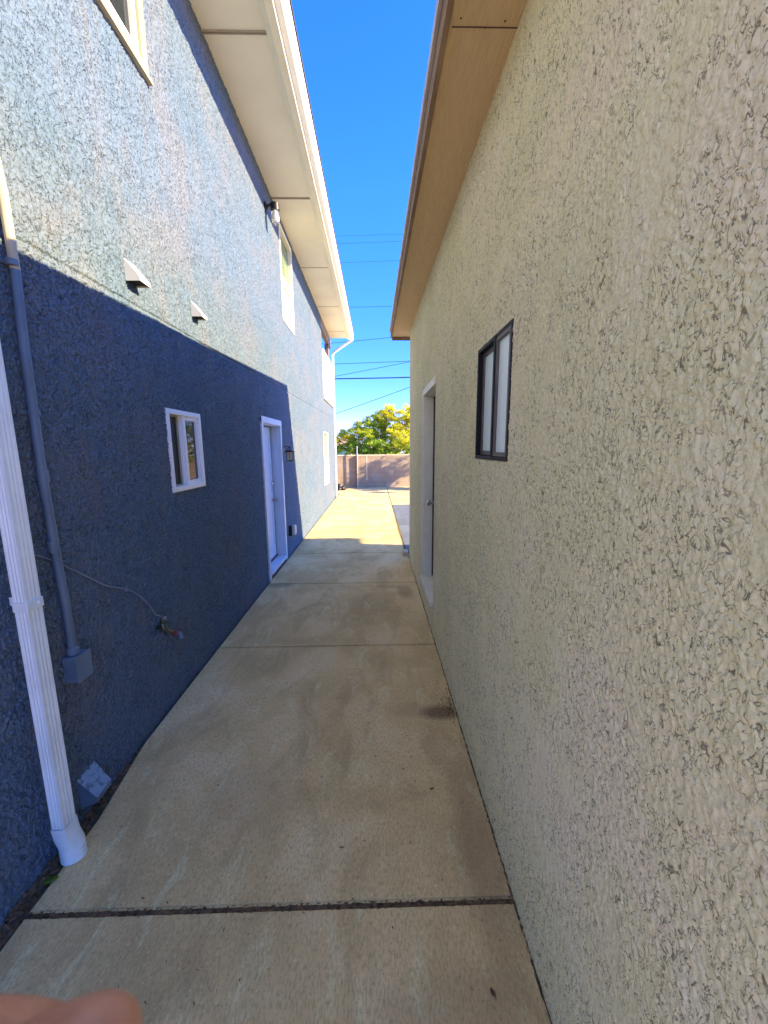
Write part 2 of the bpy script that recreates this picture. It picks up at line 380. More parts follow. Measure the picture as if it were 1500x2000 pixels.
# ------------------------------------------------------------------ left house
LH = empty('stucco_house', (-4.5, 4, 0), 'two storey blue grey stucco house with cream eave and balcony, left of the path', 'house')
YE = 12.5                                                    # far corner
def groove(Y): return 2.345+.0135*Y
lholes = [(4.63, 5.46, .06, 1.90), (2.54, 3.00, 1.33, 1.845), (6.02, 6.78, 3.44, 4.68), (10.05, 10.95, .66, 1.99), (1.25, 2.66, 3.74, 4.45)]
def lstep(y): return .0034*max(1.0, (abs(y)+.9)/2.2) if y > .6 else .03
def zst(z): return .0036 if z < 2.6 else .0050
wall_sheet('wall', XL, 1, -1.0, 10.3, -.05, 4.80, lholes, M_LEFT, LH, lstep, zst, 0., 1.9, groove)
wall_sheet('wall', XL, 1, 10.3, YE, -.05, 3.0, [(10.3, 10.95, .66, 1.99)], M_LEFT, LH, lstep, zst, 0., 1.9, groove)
b = MB(); b.box(-9, XL-.22, -1, 10.2, -.05, 4.75); b.box(-9, XL-.22, 10.2, YE-.05, -.05, 2.9)
b.box(XL-.22, XL-.012, -1.0, -.95, -.05, 4.8); b.box(XL-.2, XL-.012, YE-.012, YE, -.05, 3.0); b.box(-4, XL-.012, 10.29, 10.3, 2.9, 4.8)
b.box(-9, XL-.012, YE-.06, YE-.012, -.05, 2.95)
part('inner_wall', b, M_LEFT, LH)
# window reveals in the same stucco
for y0, y1, z0, z1 in lholes:
    d = .16; b = MB()
    b.box(XL-d, XL-.001, y0-.01, y0, z0, z1); b.box(XL-d, XL-.001, y1, y1+.01, z0, z1)
    b.box(XL-d, XL-.001, y0-.01, y1+.01, z1, z1+.01); b.box(XL-d, XL-.001, y0-.01, y1+.01, z0-.01, z0)
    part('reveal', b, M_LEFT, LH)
# eave
EX = -.62
b = MB(); b.box(-9, -.80, -1.6, 12.25, 4.80, 4.82)
part('soffit', b, M_SOFFIT, LH)
for y in (-.4, 1.6, 3.63, 5.68, 7.67, 9.64, 11.6):
    w_ = .010 if y < 6 else .007
    part('soffit_joint', MB().box(XL, -.80, y-w_-.006, y-.004, 4.793, 4.80), M_SOFGAP, LH)
    if y < 6: part('soffit_joint', MB().box(XL, -.80, y+.004, y+w_+.002, 4.791, 4.80), M_SOFGAP, LH)
b = MB(); b.prism([(-.81, 4.785), (-.765, 4.775), (-.765, 4.90), (-.81, 4.90)], -1.6, 12.25)
for y in np.arange(-1.2, 12, 1.35): b.bevbox(-.772, -.757, y, y+.03, 4.772, 4.79, .002)
part('soffit_trim', b, M_TRIM, LH)
b = MB(); b.box(-.762, -.70, -1.6, 12.27, 4.755, 4.93)
part('fascia', b, M_TRIM, LH)
b = MB()                                                    # K-style gutter
prof = [(-.698, 4.80), (-.65, 4.80), (-.632, 4.815), (-.625, 4.85), (-.610, 4.865), (-.608, 4.905), (-.618, 4.905), (-.620, 4.868), (-.634, 4.856), (-.642, 4.82), (-.655, 4.808), (-.69, 4.808), (-.69, 4.92), (-.698, 4.92)]
b.prism(prof, -1.6, 12.3)
b.box(-.70, -.608, 12.3, 12.306, 4.80, 4.915)
part('gutter', b, M_WHITE, LH)
b = MB(); b.prism([(-9, 5.95), (-.70, 4.94), (-.60, 4.93), (-.60, 4.945), (-.70, 4.965), (-9, 6.0)], -1.6, 12.32)
part('roof', b, M_ROOF, LH)
b = MB(); b.prism([(XL-2, 4.82), (-.80, 4.82), (-.80, 4.93), (-4, 5.30), (-9, 5.9), (-9, 4.82)], 12.2, 12.24)
part('gable_end', b, M_TRIM, LH)
# balcony
b = MB(); b.box(XL-.10, XL, 10.3, YE, 4.56, 4.80)
part('balcony_beam', b, M_POST, LH)
b = MB(); b.bevbox(XL-.09, XL+.002, 11.45, 11.60, 3.0, 4.56, .006); b.bevbox(XL-.10, XL+.003, 12.34, 12.5, 3.0, 4.56, .006)
p = part('balcony_post', MB().bevbox(XL-.13, XL-.02, 11.95, 12.12, 3.0, 4.56, .006), M_POST, LH)
b = MB(); b.box(XL-.06, XL+.012, 10.31, 12.42, 3.02, 4.02); b.box(XL-.08, XL+.035, 10.31, 12.44, 4.02, 4.06)
part('balcony_panel', b, M_PEBBLE, LH)
b = MB(); b.box(XL-.02, XL+.03, 10.4, YE+.02, 2.94, 3.0); b.box(XL-.02, XL+.045, 10.38, YE+.03, 2.84, 2.93)
part('balcony_sill', b, M_TRIM, LH)
b = MB(); b.box(-9, XL-.06, 10.3, YE, 2.92, 2.99)
part('balcony_floor', b, M_POST, LH)

def win_frame(b, x0, x1, y0, y1, z0, z1, w, rail=None, bev=.003):
    b.bevbox(x0, x1, y0, y0+w, z0, z1, bev); b.bevbox(x0, x1, y1-w, y1, z0, z1, bev)
    b.bevbox(x0, x1, y0+w-.002, y1-w+.002, z0, z0+w, bev); b.bevbox(x0, x1, y0+w-.002, y1-w+.002, z1-w, z1, bev)
# small white sliding window in the shaded wall
w = MB(); win_frame(w, XL-.05, XL+.012, 2.53, 3.01, 1.32, 1.855, .034, bev=.006)
wf = part('window', w, M_WHITE, LH, label='small white sliding window low on the blue wall')
b = MB(); win_frame(b, XL-.035, XL+.001, 2.755, 2.98, 1.352, 1.823, .030); b.box(XL-.05, XL-.02, 2.735, 2.756, 1.352, 1.823)
part('sash', b, M_WHITE, wf)
part('pane', MB().box(XL-.022, XL-.016, 2.783, 2.952, 1.38, 1.795), M_GLASS, wf)
b = MB(); win_frame(b, XL-.045, XL-.026, 2.56, 2.738, 1.352, 1.823, .012); part('screen_frame', b, M_TAN, wf)
part('screen', MB().box(XL-.040, XL-.036, 2.57, 2.728, 1.362, 1.813), M_SCREEND, wf)
# tall two-sash windows
def tall_window(y0, y1, z0, z1, zr, label):
    b = MB(); win_frame(b, XL-.06, XL+.014, y0-.02, y1+.02, z0-.02, z1+.02, .045)
    f = part('window', b, M_TRIM, LH, label=label)
    part('sash_rail', MB().bevbox(XL-.045, XL+.004, y0+.024, y1-.024, zr-.03, zr+.03), M_TRIM, f)
    b = MB(); win_frame(b, XL-.05, XL-.015, y0+.026, y1-.026, z0+.026, zr-.031, .022); part('sash', b, M_TRIM, f)
    part('pane', MB().box(XL-.046, XL-.040, y0+.02, y1-.02, zr, z1-.02), M_GREEN, f, label='green tinted upper pane')
    part('screen', MB().box(XL-.040, XL-.034, y0+.045, y1-.045, z0+.045, zr-.05), M_SCREEN, f, label='beige lower insect screen')
tall_window(6.02, 6.78, 3.44, 4.68, 4.03, 'cream framed upstairs window under the eave')
tall_window(10.05, 10.95, .66, 1.99, 1.33, 'cream framed ground floor window near the far corner')
# big tan window at top left
b = MB(); win_frame(b, XL-.06, XL+.02, 1.23, 2.68, 3.72, 4.47, .055)
b.box(XL-.01, XL+.03, 1.20, 2.70, 3.705, 3.728)
f = part('window', b, M_TAN, LH, label='large tan framed upstairs window at the top left')
b = MB(); win_frame(b, XL-.04, XL+.004, 1.94, 2.622, 3.778, 4.412, .04); win_frame(b, XL-.075, XL-.042, 1.288, 2.0, 3.778, 4.412, .04); part('sash', b, M_TRIM, f)
b = MB(); b.box(XL-.022, XL-.016, 1.97, 2.59, 3.81, 4.38); b.box(XL-.062, XL-.058, 1.32, 1.96, 3.81, 4.38); part('pane', b, M_GLASS, f)
# white door
b = MB()
b.bevbox(XL-.02, XL+.022, 5.455, 5.515, .02, 1.965, .004); b.bevbox(XL-.02, XL+.022, 4.57, 4.635, .0, 1.965, .004); b.bevbox(XL-.02, XL+.024, 4.57, 5.515, 1.895, 1.968, .004)
d = part('door', MB().bevbox(XL-.145, XL-.115, 4.64, 5.43, .11, 1.875, .003), M_DOORW, LH, label='white panelled door in the blue wall')
part('door_frame', b, M_DOORW, d)
b = MB(); b.box(XL-.16, XL-.02, 5.45, 5.461, .06, 1.9); b.box(XL-.16, XL-.02, 4.629, 4.641, .06, 1.9); b.box(XL-.16, XL-.02, 4.64, 5.45, 1.888, 1.901)
part('jamb', b, M_DOORW, d)
part('weatherstrip', MB().box(XL-.135, XL-.118, 5.43, 5.449, .09, 1.885).box(XL-.135, XL-.118, 4.64, 5.45, 1.874, 1.887).box(XL-.15, XL-.10, 4.64, 5.45, .085, .108), M_WEATHER, d)
part('threshold', MB().bevbox(XL-.16, XL+.03, 4.64, 5.45, .055, .085, .004), M_DOORW, d)
part('door_step', MB().box(XL-.2, XL+.012, 4.64, 5.452, -.04, .055), M_WEATHER, d)
b = MB()
for y0, y1 in ((4.72, 4.99), (5.08, 5.34)):
    for z0, z1 in ((.25, .85), (.98, 1.42), (1.52, 1.78)): win_frame(b, XL-.116, XL-.108, y0, y1, z0, z1, .02, bev=.002)
part('moulding', b, M_DOORW, d)
b = MB(); b.lathe([(.028, 0), (.028, .008), (.012, .014), (.012, .04), (.028, .05), (.03, .062), (.022, .074), (.004, .077)], (XL-.115, 5.37, .90), 'x')
part('door_knob', b, M_STEEL, d, True)
part('deadbolt', MB().lathe([(.028, 0), (.028, .018), (.02, .024), (.004, .026)], (XL-.115, 5.37, 1.12), 'x'), M_STEEL, d, True)

# ------------------------------------------------------------------ right building
RH = empty('stucco_garage', (3.2, 1, 0), 'low beige stucco garage with brown eave filling the right side', 'building')
YW = 5.52; W2 = 5.95
rholes = [(1.42, 1.88, 1.545, 2.035), (3.17, 3.90, .28, 2.10)]
def rstep(y): return .0025*max(1.0, (abs(y)+.15)/1.1) if y > .2 else .03
def rz(z): return .0026
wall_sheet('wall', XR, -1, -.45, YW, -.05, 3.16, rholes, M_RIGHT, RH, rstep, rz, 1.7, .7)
b = MB(); b.box(XR+.2, W2, -.40, YW-.05, -.05, 3.10); b.box(XR+.0065, W2, -.45, -.39, -.05, 3.12)
b.box(XR+.0065, W2, YW-.06, YW, -.05, 3.15)
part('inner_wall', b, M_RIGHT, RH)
for y0, y1, z0, z1 in rholes:
    d_ = .12; b = MB()
    b.box(XR+.001, XR+d_, y0-.01, y0, z0, z1); b.box(XR+.001, XR+d_, y1, y1+.01, z0, z1)
    b.box(XR+.001, XR+d_, y0-.01, y1+.01, z1, z1+.01); b.box(XR+.001, XR+d_, y0-.01, y1+.01, z0-.01, z0)
    part('reveal', b, M_RIGHT, RH)
def sh(y): return 2.885+.044*y                               # soffit height rises away from the camera
YG = 5.87; RX = .235
def slope_box(x0, x1, y0, y1, a, c):
    vs = [(x, y, sh(y)+h) for x in (x0, x1) for y in (y0, y1) for h in (a, c)]
    return MB().add(vs, [(0, 1, 3, 2), (4, 6, 7, 5), (0, 4, 5, 1), (2, 3, 7, 6), (0, 2, 6, 4), (1, 5, 7, 3)])
part('soffit', slope_box(RX+.02, 6.2, -.75, YG-.02, 0, .02), M_RSOF, RH)
b = slope_box(RX+.03, XR+.02, 1.505, 1.509, -.0015, .002); part('soffit_seam', b, M_WEATHER, RH)
for y in (1.49, 2.9, 4.4):
    for x in (.30, .37, .43):
        xx = x+random.uniform(-.015, .015); yy = y+random.uniform(-.02, .02)
        part('nail', MB().lathe([(.0028, 0), (.0028, .003)], (xx, yy, sh(yy)-.0025), 'z', 6), M_WEATHER, RH)
b = slope_box(RX, RX+.02, -.75, YG, -.012, .10); b2 = slope_box(RX+.02, 6.2, YG-.02, YG, -.045, .10)
b.add(b2.v, b2.f); part('fascia', b, M_FASCIA, RH)
b = slope_box(RX-.014, RX-.001, -.75, YG+.012, .07, .115); b2 = slope_box(RX-.001, 6.2, YG+.001, YG+.012, .07, .115); b.add(b2.v, b2.f); part('drip_edge', b, M_EDGE, RH)
part('roof', slope_box(RX-.012, 6.21, -.75, YG+.01, .102, .125), M_ROOF, RH)
# window
b = MB(); win_frame(b, XR-.003, XR+.055, 1.42, 1.88, 1.545, 2.035, .016, bev=.002)
b.bevbox(XR-.006, XR+.03, 1.605, 1.627, 1.555, 2.03, .002)
f = part('window', b, M_BLACK, RH, label='black framed sliding window with frosted panes')
b = MB(); win_frame(b, XR-.002, XR+.02, 1.436, 1.606, 1.562, 2.02, .016, bev=.002); part('sash', b, M_BRONZE, f)
b = MB(); win_frame(b, XR+.018, XR+.036, 1.61, 1.865, 1.562, 2.02, .020, bev=.002); part('sash', b, M_BRONZE, f)
part('pane', MB().box(XR+.008, XR+.012, 1.45, 1.593, 1.575, 2.006), M_FROST, f)
part('pane', MB().box(XR+.025, XR+.029, 1.625, 1.848, 1.578, 2.004), M_FROST, f)
# door
d = part('door', MB().bevbox(XR+.10, XR+.13, 3.17, 3.86, .31, 2.075, .003), M_DOORG, RH, label='grey mauve door set back in the beige wall')
b = MB(); b.bevbox(XR-.012, XR+.02, 3.895, 3.94, .27, 2.14, .003); b.bevbox(XR-.014, XR+.02, 3.17, 3.94, 2.085, 2.142, .003); b.bevbox(XR-.008, XR+.02, 3.885, 3.9, .27, 2.1, .003)
part('door_frame', b, M_DOORB, d)
b = MB(); b.box(XR+.02, XR+.11, 3.875, 3.899, .28, 2.1); b.box(XR+.02, XR+.11, 3.17, 3.875, 2.076, 2.1); b.box(XR+.02, XR+.11, 3.171, 3.182, .28, 2.1)
part('jamb', b, M_DOORB, d)
part('weatherstrip', MB().box(XR+.088, XR+.10, 3.86, 3.875, .3, 2.076), M_WEATHER, d)
part('threshold', MB().bevbox(XR-.03, XR+.12, 3.165, 3.90, .245, .283, .004), M_DOORB, d)
b = MB(); b.lathe([(.03, 0), (.03, -.008), (.012, -.014), (.012, -.045), (.026, -.052), (.03, -.066), (.022, -.078), (.004, -.081)], (XR+.10, 3.78, 1.06), 'x')
part('door_knob', b, M_STEEL, d, True)

# ------------------------------------------------------------------ fittings on the left wall
def hood(y, z, s, label):
    t = empty('vent_hood', (XL, y, z), label, 'vent hood', 'vent hoods above the groove line')
    h, dpt, wd = .112*s, .078*s, .10*s
    b = MB(); A = (XL+.002, y-wd/2, z+h); B = (XL+.002, y+wd/2, z+h); C_ = (XL+dpt, y-wd/2, z+.02*s); D = (XL+dpt, y+wd/2, z+.02*s)
    A2 = (XL+.002, y-wd/2, z); B2 = (XL+.002, y+wd/2, z); C2 = (XL+dpt, y-wd/2, z); D2 = (XL+dpt, y+wd/2, z)
    b.add([A, B, D, C_, A2, B2, D2, C2], [(0, 1, 2, 3), (0, 3, 7, 4), (1, 5, 6, 2), (3, 2, 6, 7)])
    o = part('hood', b, M_HOODW, t); md = o.modifiers.new('s', 'SOLIDIFY'); md.thickness = .004
    part('underside_shade', MB().box(XL+.003, XL+dpt-.008, y-wd/2+.008, y+wd/2-.008, z+.006, z+.010), M_DARK, t)  # black sheet standing in for the shade inside the open hood
hood(2.31, 2.480, 1.0, 'nearer white wedge shaped vent hood on sunlit stucco'); hood(3.07, 2.54, .94, 'farther and smaller white wedge shaped vent hood on sunlit stucco')
# upper lamp
t = empty('wall_lamp', (XL, 5.38, 4.5), 'black jar wall lamp with clear glass under the cream eave', 'wall lamp')
b = MB(); b.lathe([(.055, 0), (.055, .015), (.03, .022), (.03, .03)], (XL+.002, 5.32, 4.50), 'x'); part('backplate', b, M_LAMP, t, True)
b = MB(); b.tube([(XL+.02, 5.32, 4.50), (XL+.07, 5.32, 4.53), (XL+.11, 5.32, 4.53)], .014); b.lathe([(.02, .07), (.05, .055), (.055, .0), (.055, -.02), (.048, -.02)], (XL+.12, 5.32, 4.48)); part('cap', b, M_LAMP, t, True)
b = MB(); b.lathe([(.045, 0), (.05, -.03), (.05, -.12), (.04, -.15), (.015, -.165)], (XL+.12, 5.32, 4.46)); part('glass_jar', b, M_CLEAR, t, True)
b = MB(); b.lathe([(.015, 0), (.018, -.03), (.032, -.06), (.034, -.09), (.02, -.115), (.004, -.12)], (XL+.12, 5.32, 4.455)); part('bulb', b, M_BULB, t, True)
# lantern by the door
LX, LY, LZ = XL+.13, 5.60, 1.50
t = empty('wall_lantern', (XL, LY, LZ), 'black carriage lantern with amber glass beside the white door', 'wall lantern')
part('backplate', MB().bevbox(XL+.001, XL+.02, LY-.05, LY+.05, LZ+.0, LZ+.16, .006), M_LAMP, t)
b = MB(); b.tube([(XL+.015, LY, LZ+.13), (XL+.06, LY, LZ+.15), (LX, LY, LZ+.14)], .009); b.tube([(XL+.015, LY, LZ+.03), (XL+.05, LY, LZ+.07), (LX-.02, LY, LZ+.13)], .006)
b.tube([(LX, LY, LZ+.16), (LX, LY, LZ+.085)], .010); part('arm', b, M_LAMP, t, True)
b = MB(); b.prism([(LX-.075, LZ+.055), (LX+.075, LZ+.055), (LX+.075, LZ+.068), (LX+.03, LZ+.09), (LX-.03, LZ+.09), (LX-.075, LZ+.068)], LY-.07, LY+.07)
b.box(LX-.05, LX+.05, LY-.05, LY+.05, LZ-.10, LZ-.085)
for sx in (-1, 1):
    for sy in (-1, 1): b.box(LX+sx*.048-.005, LX+sx*.048+.005, LY+sy*.048-.005, LY+sy*.048+.005, LZ-.09, LZ+.058)
b.box(LX-.004, LX+.004, LY-.052, LY-.046, LZ-.09, LZ+.058)
part('cage', b, M_LAMP, t)
lg = part('lamp_glass', MB().box(LX-.044, LX+.044, LY-.044, LY+.044, LZ-.085, LZ+.055), M_AMBER, t)
t.scale = (.82, .82, .82)
# round-faced meter / vent right of the door
t = empty('outlet_cover', (XL, 5.80, .4), 'small cream outlet cover low on the blue wall beside the white door', 'outlet cover')
part('box', MB().bevbox(XL, XL+.05, 5.74, 5.84, .30, .45, .006), M_LAMP, t)
part('lid', MB().bevbox(XL+.045, XL+.10, 5.745, 5.855, .31, .455, .02), M_HOODW, t)
# conduit
t = empty('conduit', (XL, 1.55, .68), 'vertical grey painted electrical conduit with bare cream top, at the left edge', 'conduit')
cx = XL+.022; Z0 = .78
b = MB(); b.tube([(cx, 1.56, Z0), (cx, 1.56, .95), (cx+.004, 1.545, 1.15), (cx, 1.54, 1.5), (cx, 1.545, 2.0), (cx, 1.555, 2.24)], .0155, 14); part('pipe', b, M_CONDUIT, t, True)
b = MB(); b.tube([(cx, 1.555, 2.24), (cx, 1.55, 2.5), (cx-.005, 1.52, 2.8), (cx-.006, 1.50, 3.2)], .0155, 14); part('pipe', b, M_CONDTOP, t, True, label='unpainted cream upper length of conduit')
for z in (2.26, 1.74): part('strap', MB().lathe([(.0165, -.010), (.019, -.010), (.019, .010), (.0165, .010)], (cx, 1.545, z)).box(XL-.001, XL+.008, 1.505, 1.585, z-.008, z+.008), M_BOX, t, True)
for z in (1.50, 1.22): part('coupling', MB().lathe([(.016, -.025), (.0185, -.023), (.0185, .023), (.016, .025)], (cx, 1.543, z)), M_CONDUIT, t, True)
part('connector', MB().lathe([(.017, 0), (.022, .004), (.022, .03), (.017, .035)], (cx, 1.56, .745)), M_BOX, t, True)
b = MB(); b.bevbox(XL, XL+.055, 1.525, 1.605, .635, .745, .002); b.bevbox(XL+.054, XL+.058, 1.522, 1.608, .632, .748, .001); b.lathe([(.004, 0), (.004, .002)], (XL+.058, 1.565, .74), 'x', 8); b.lathe([(.004, 0), (.004, .002)], (XL+.058, 1.565, .642), 'x', 8); part('junction_box', b, M_BOX, t)
# downspout near
t = empty('downspout', (-1.22, 1.33, 0), 'near white ribbed downspout in the left foreground', 'downspout', 'white downspouts')
dx0, dx1, dy0, dy1 = -1.245, -1.200, 1.293, 1.352
prof = []
def ribbed(x0, x1, y0, y1, n, d):
    P = []
    def side(a, b_, nrm):
        m_ = 2*n+1
        for k in range(m_):
            f0 = .12+.76*k/(m_-1) if m_ > 1 else .5
            q = (a[0]+(b_[0]-a[0])*f0, a[1]+(b_[1]-a[1])*f0); s_ = d if k % 2 else 0
            P.append((q[0]-nrm[0]*s_, q[1]-nrm[1]*s_))
    c = [(x1, y0), (x1, y1), (x0, y1), (x0, y0)]; nr = [(1, 0), (0, 1), (-1, 0), (0, -1)]
    for i in range(4):
        P.append(c[i]); side(c[i], c[(i+1) % 4], nr[i])
    return P
b = MB(); b.prism(ribbed(dx0, dx1, dy0, dy1, 3, .0018), .135, 4.75, 'z'); part('pipe', b, M_GUTTER, t)
b = MB(); b.bevbox(dx0-.002, dx1+.004, dy0-.004, dy1+.004, 1.05, 1.085, .002); b.box(XL, dx0, dy1-.004, dy1-.001, 1.052, 1.083)
b.lathe([(.006, 0), (.006, .004)], (dx1+.004, 1.338, 1.067), 'x', 8); part('strap', b, M_GUTTER, t)
b = MB()
def loop(z, k):                                             # square to round boot
    P = []
    for i in range(32):
        a = 2*math.pi*(i+.5)/32; c, s_ = math.cos(a), math.sin(a); cxx, cyy = -1.2225, 1.3225+.02*min(1, k)
        q = 1/max(abs(c)/.026, abs(s_)/.034); r = .042
        rr = q*(1-k)+r*k; P.append((cxx+c*rr, cyy+s_*rr, z))
    return P
zz = [(.175, 0), (.165, 0), (.16, .02), (.12, .25), (.07, .9), (.055, 1.0), (.052, 1.12), (.046, 1.12), (.043, 1), (.034, 1), (.031, 1.12), (.025, 1.12), (.022, 1.0), (.012, 1), (.010, 1.15), (.001, 1.15)]
rings = [loop(z, k) for z, k in zz]; vs = [v for r in rings for v in r]; fs = []
for i in range(len(rings)-1):
    for k in range(32): fs.append((i*32+k, i*32+(k+1) % 32, (i+1)*32+(k+1) % 32, (i+1)*32+k))
b.add(vs, fs); part('boot', b, M_GUTTER, t, True)
# downspout far
t = empty('downspout', (-1.28, 12.5, 0), 'far white downspout at the house corner, bent up to the gutter', 'downspout', 'white downspouts')
dy = 12.52
b = MB(); b.bevbox(XL+.0, XL+.07, dy, dy+.09, .05, 4.42, .008)
b.tube([(XL+.035, dy+.045, 4.40), (XL+.08, dy+.02, 4.47), (-.75, 12.36, 4.72), (-.66, 12.30, 4.76), (-.645, 12.28, 4.82)], .04, 10)
part('pipe', b, M_GUTTER, t, True)
for z in (.9, 3.6): part('strap', MB().box(XL-.003, XL+.074, dy-.004, dy+.094, z, z+.03), M_GUTTER, t)
# crawl vent block by the downspout
t = empty('vent_cover', (XL, 1.58, .1), 'small blue painted wedge cover with chipped face at the foot of the wall', 'vent cover')
b = MB(); vs = [(XL, 1.505, .185), (XL, 1.615, .185), (XL+.065, 1.520, .085), (XL+.065, 1.615, .085), (XL, 1.505, .04), (XL, 1.615, .04), (XL+.062, 1.520, .06), (XL+.062, 1.615, .06)]
b.add(vs, [(0, 2, 3, 1)]); b.mi = 1; b.add(vs, [(0, 4, 6, 2), (1, 3, 7, 5), (2, 6, 7, 3), (4, 5, 7, 6)]); part('hood', b, [M_HOODBLUE, M_CONDUIT], t)
# spigot
t = empty('garden_tap', (XL, 2.33, .5), 'small brass garden tap with red handle low on the blue wall', 'tap')
sx = XL+.045; sy, sz = 2.20, .555
b = MB(); b.tube([(XL, sy, sz), (sx, sy, sz)], .013); b.tube([(sx-.01, sy, sz+.035), (sx, sy, sz), (sx+.012, sy+.015, sz-.05)], [.012, .018, .013]); b.lathe([(.018, 0), (.02, .003), (.02, .016), (.016, .02)], (sx, sy, sz+.03)); b.tube([(sx, sy-.035, sz-.005), (sx, sy, sz-.01)], .010)
b.tube([(sx, sy, sz-.01), (sx+.012, sy+.03, sz-.04), (sx+.02, sy+.055, sz-.06)], [.013, .012, .007]); part('valve', b, M_BRASS, t, True)
b = MB(); hc = Vector((sx+.022, sy+.065, sz-.068))
b.lathe([(.006, -.006), (.009, 0), (.006, .006)], hc, 'y', 10)
for k in range(5):
    a = 2*math.pi*k/5; b.tube([hc, hc+Vector((math.cos(a)*.018, .002, math.sin(a)*.018))], [.005, .007], 8)
part('handle', b, M_RED, t, True)
b = MB(); b.tube([(sx, sy, sz+.04), (sx, sy, sz+.065)], .012); b.lathe([(.015, 0), (.017, .004), (.017, .012), (.012, .016)], (sx+.004, sy-.005, sz+.055)); part('clamp', b, M_STEEL, t, True)
t = tag(MB().tube([(XL, 2.40, .42), (XL+.03, 2.40, .42), (XL+.032, 2.40, .40)], .012).lathe([(.016, 0), (.018, .01), (.012, .02)], (XL+.03, 2.40, .385)).build('pipe_stub', M_BOX, None, True), 'short painted pipe stub on the blue wall right of the tap', 'pipe stub')
cab = [(1.40, 1.235), (1.48, 1.20), (1.56, 1.15), (1.72, 1.03), (1.82, .955), (1.92, .905), (2.0, .86), (2.08, .79), (2.14, .72), (2.19, .64), (2.205, .60)]
def smooth(P, n=4):
    out = []
    for i in range(len(P)-1):
        p0, p1, p2, p3 = [np.array(P[max(0, min(len(P)-1, i+k))]) for k in (-1, 0, 1, 2)]
        for k in range(n):
            u = k/n; out.append(tuple(.5*((2*p1)+(-p0+p2)*u+(2*p0-5*p1+4*p2-p3)*u*u+(-p0+3*p1-3*p2+p3)*u**3)))
    return out+[P[-1]]
t = empty('cable', (XL, 1.9, .9), 'thin pale grey cable drooping across the blue wall to the tap', 'cable')
part('wire', MB().tube([(XL+.008+(.035 if y > 2.19 else 0), y, z) for y, z in smooth(cab)], .0038, 8), M_CABLE, t, True)
part('clip', MB().bevbox(XL, XL+.014, 1.955, 1.962, .872, .90, .001), M_CABLE, t)
# brick by the garage corner
t = tag(MB().bevbox(.395, .475, 5.60, 5.78, .0, .065, .006).build('brick', plain('tan_brick', (.50, .42, .26), .9, var=.2, sc=30, bump=.6)), 'loose tan brick on the path at the corner of the beige garage', 'brick')

# ------------------------------------------------------------------ block wall at the back
m = NT('concrete_block'); br = m.n('TexBrick'); mp = m.n('Mapping'); mp.inputs['Rotation'].default_value = (math.radians(90), 0, 0)
m.t.links.new(m.tc.outputs['Object'], mp.inputs[0]); m.t.links.new(mp.outputs[0], br.inputs['Vector'])
br.inputs['Scale'].default_value = 1; br.inputs['Brick Width'].default_value = .40; br.inputs['Row Height'].default_value = .20; br.inputs['Mortar Size'].default_value = .008
br.inputs['Color1'].default_value = (.40, .30, .19, 1); br.inputs['Color2'].default_value = (.35, .265, .175, 1); br.inputs['Mortar'].default_value = (.27, .21, .15, 1)
col = m.mix(m.ramp(m.noise(3, 4), [(.45, 0.0), (.7, .5)]), br.outputs['Color'], (.40, .36, .32))
M_BLOCK = m.out(col, .95, m.bump(br.outputs['Fac'], -.6, .01, m.bump(m.noise(60, 4), .5, .006)))
t = empty('block_wall', (-.74, 15.8, 0), 'tan concrete block wall closing off the end of the path', 'wall')
b = MB(); b.box(-.74, 9, 15.78, 15.98, -.08, 1.27); part('blocks', b, M_BLOCK, t)
b = MB(); b.box(-9, -.74, 15.89, 16.03, -.08, 1.27); part('blocks', b, M_BLOCK, t)
b = MB(); b.bevbox(-.75, 9, 15.77, 16.0, 1.27, 1.315, .006); b.bevbox(-9, -.752, 15.875, 16.05, 1.27, 1.315, .006); part('cap', b, plain('pale_cap_block', (.66, .54, .38), .9), t)
b = MB(); b.box(-.37, -.33, 15.775, 15.7795, .3, 1.27); part('mortar_joint', b, plain('pale_mortar', (.62, .52, .38), .9), t)
t.rotation_euler.z = math.radians(11)
tag(MB().tube([(-.73, 15.72, -.02), (-.73, 15.72, 1.62)], .022, 8).lathe([(.03, 0), (.03, .03), (.005, .04)], (-.73, 15.72, 1.62)).build('metal_pole', plain('galvanised_pole', (.5, .5, .46), .5, metal=.5), None, True), 'thin pale metal pole standing against the block wall', 'pole')
# dark bundle
bm = bmesh.new(); bmesh.ops.create_icosphere(bm, subdivisions=4, radius=.2)
for v in bm.verts:
    n = math.sin(v.co.x*31+1)*.02+math.sin(v.co.y*43+v.co.z*27)*.02+math.sin(v.co.z*60+v.co.x*22)*.012
    v.co += v.co.normalized()*n; v.co.x *= 1.3; v.co.z = max(v.co.z*.75, -.07)+.07
    v.co.z *= 1+.8*max(0, -v.co.x*2)
    v.co += Vector((-1.42, 14.9, 0))
tag(MB().bm(bm).build('bag', plain('black_plastic', (.012, .012, .016), .4, bump=.5, bsc=20), None, True), 'small slumped black bag on the concrete near the back wall', 'bag')

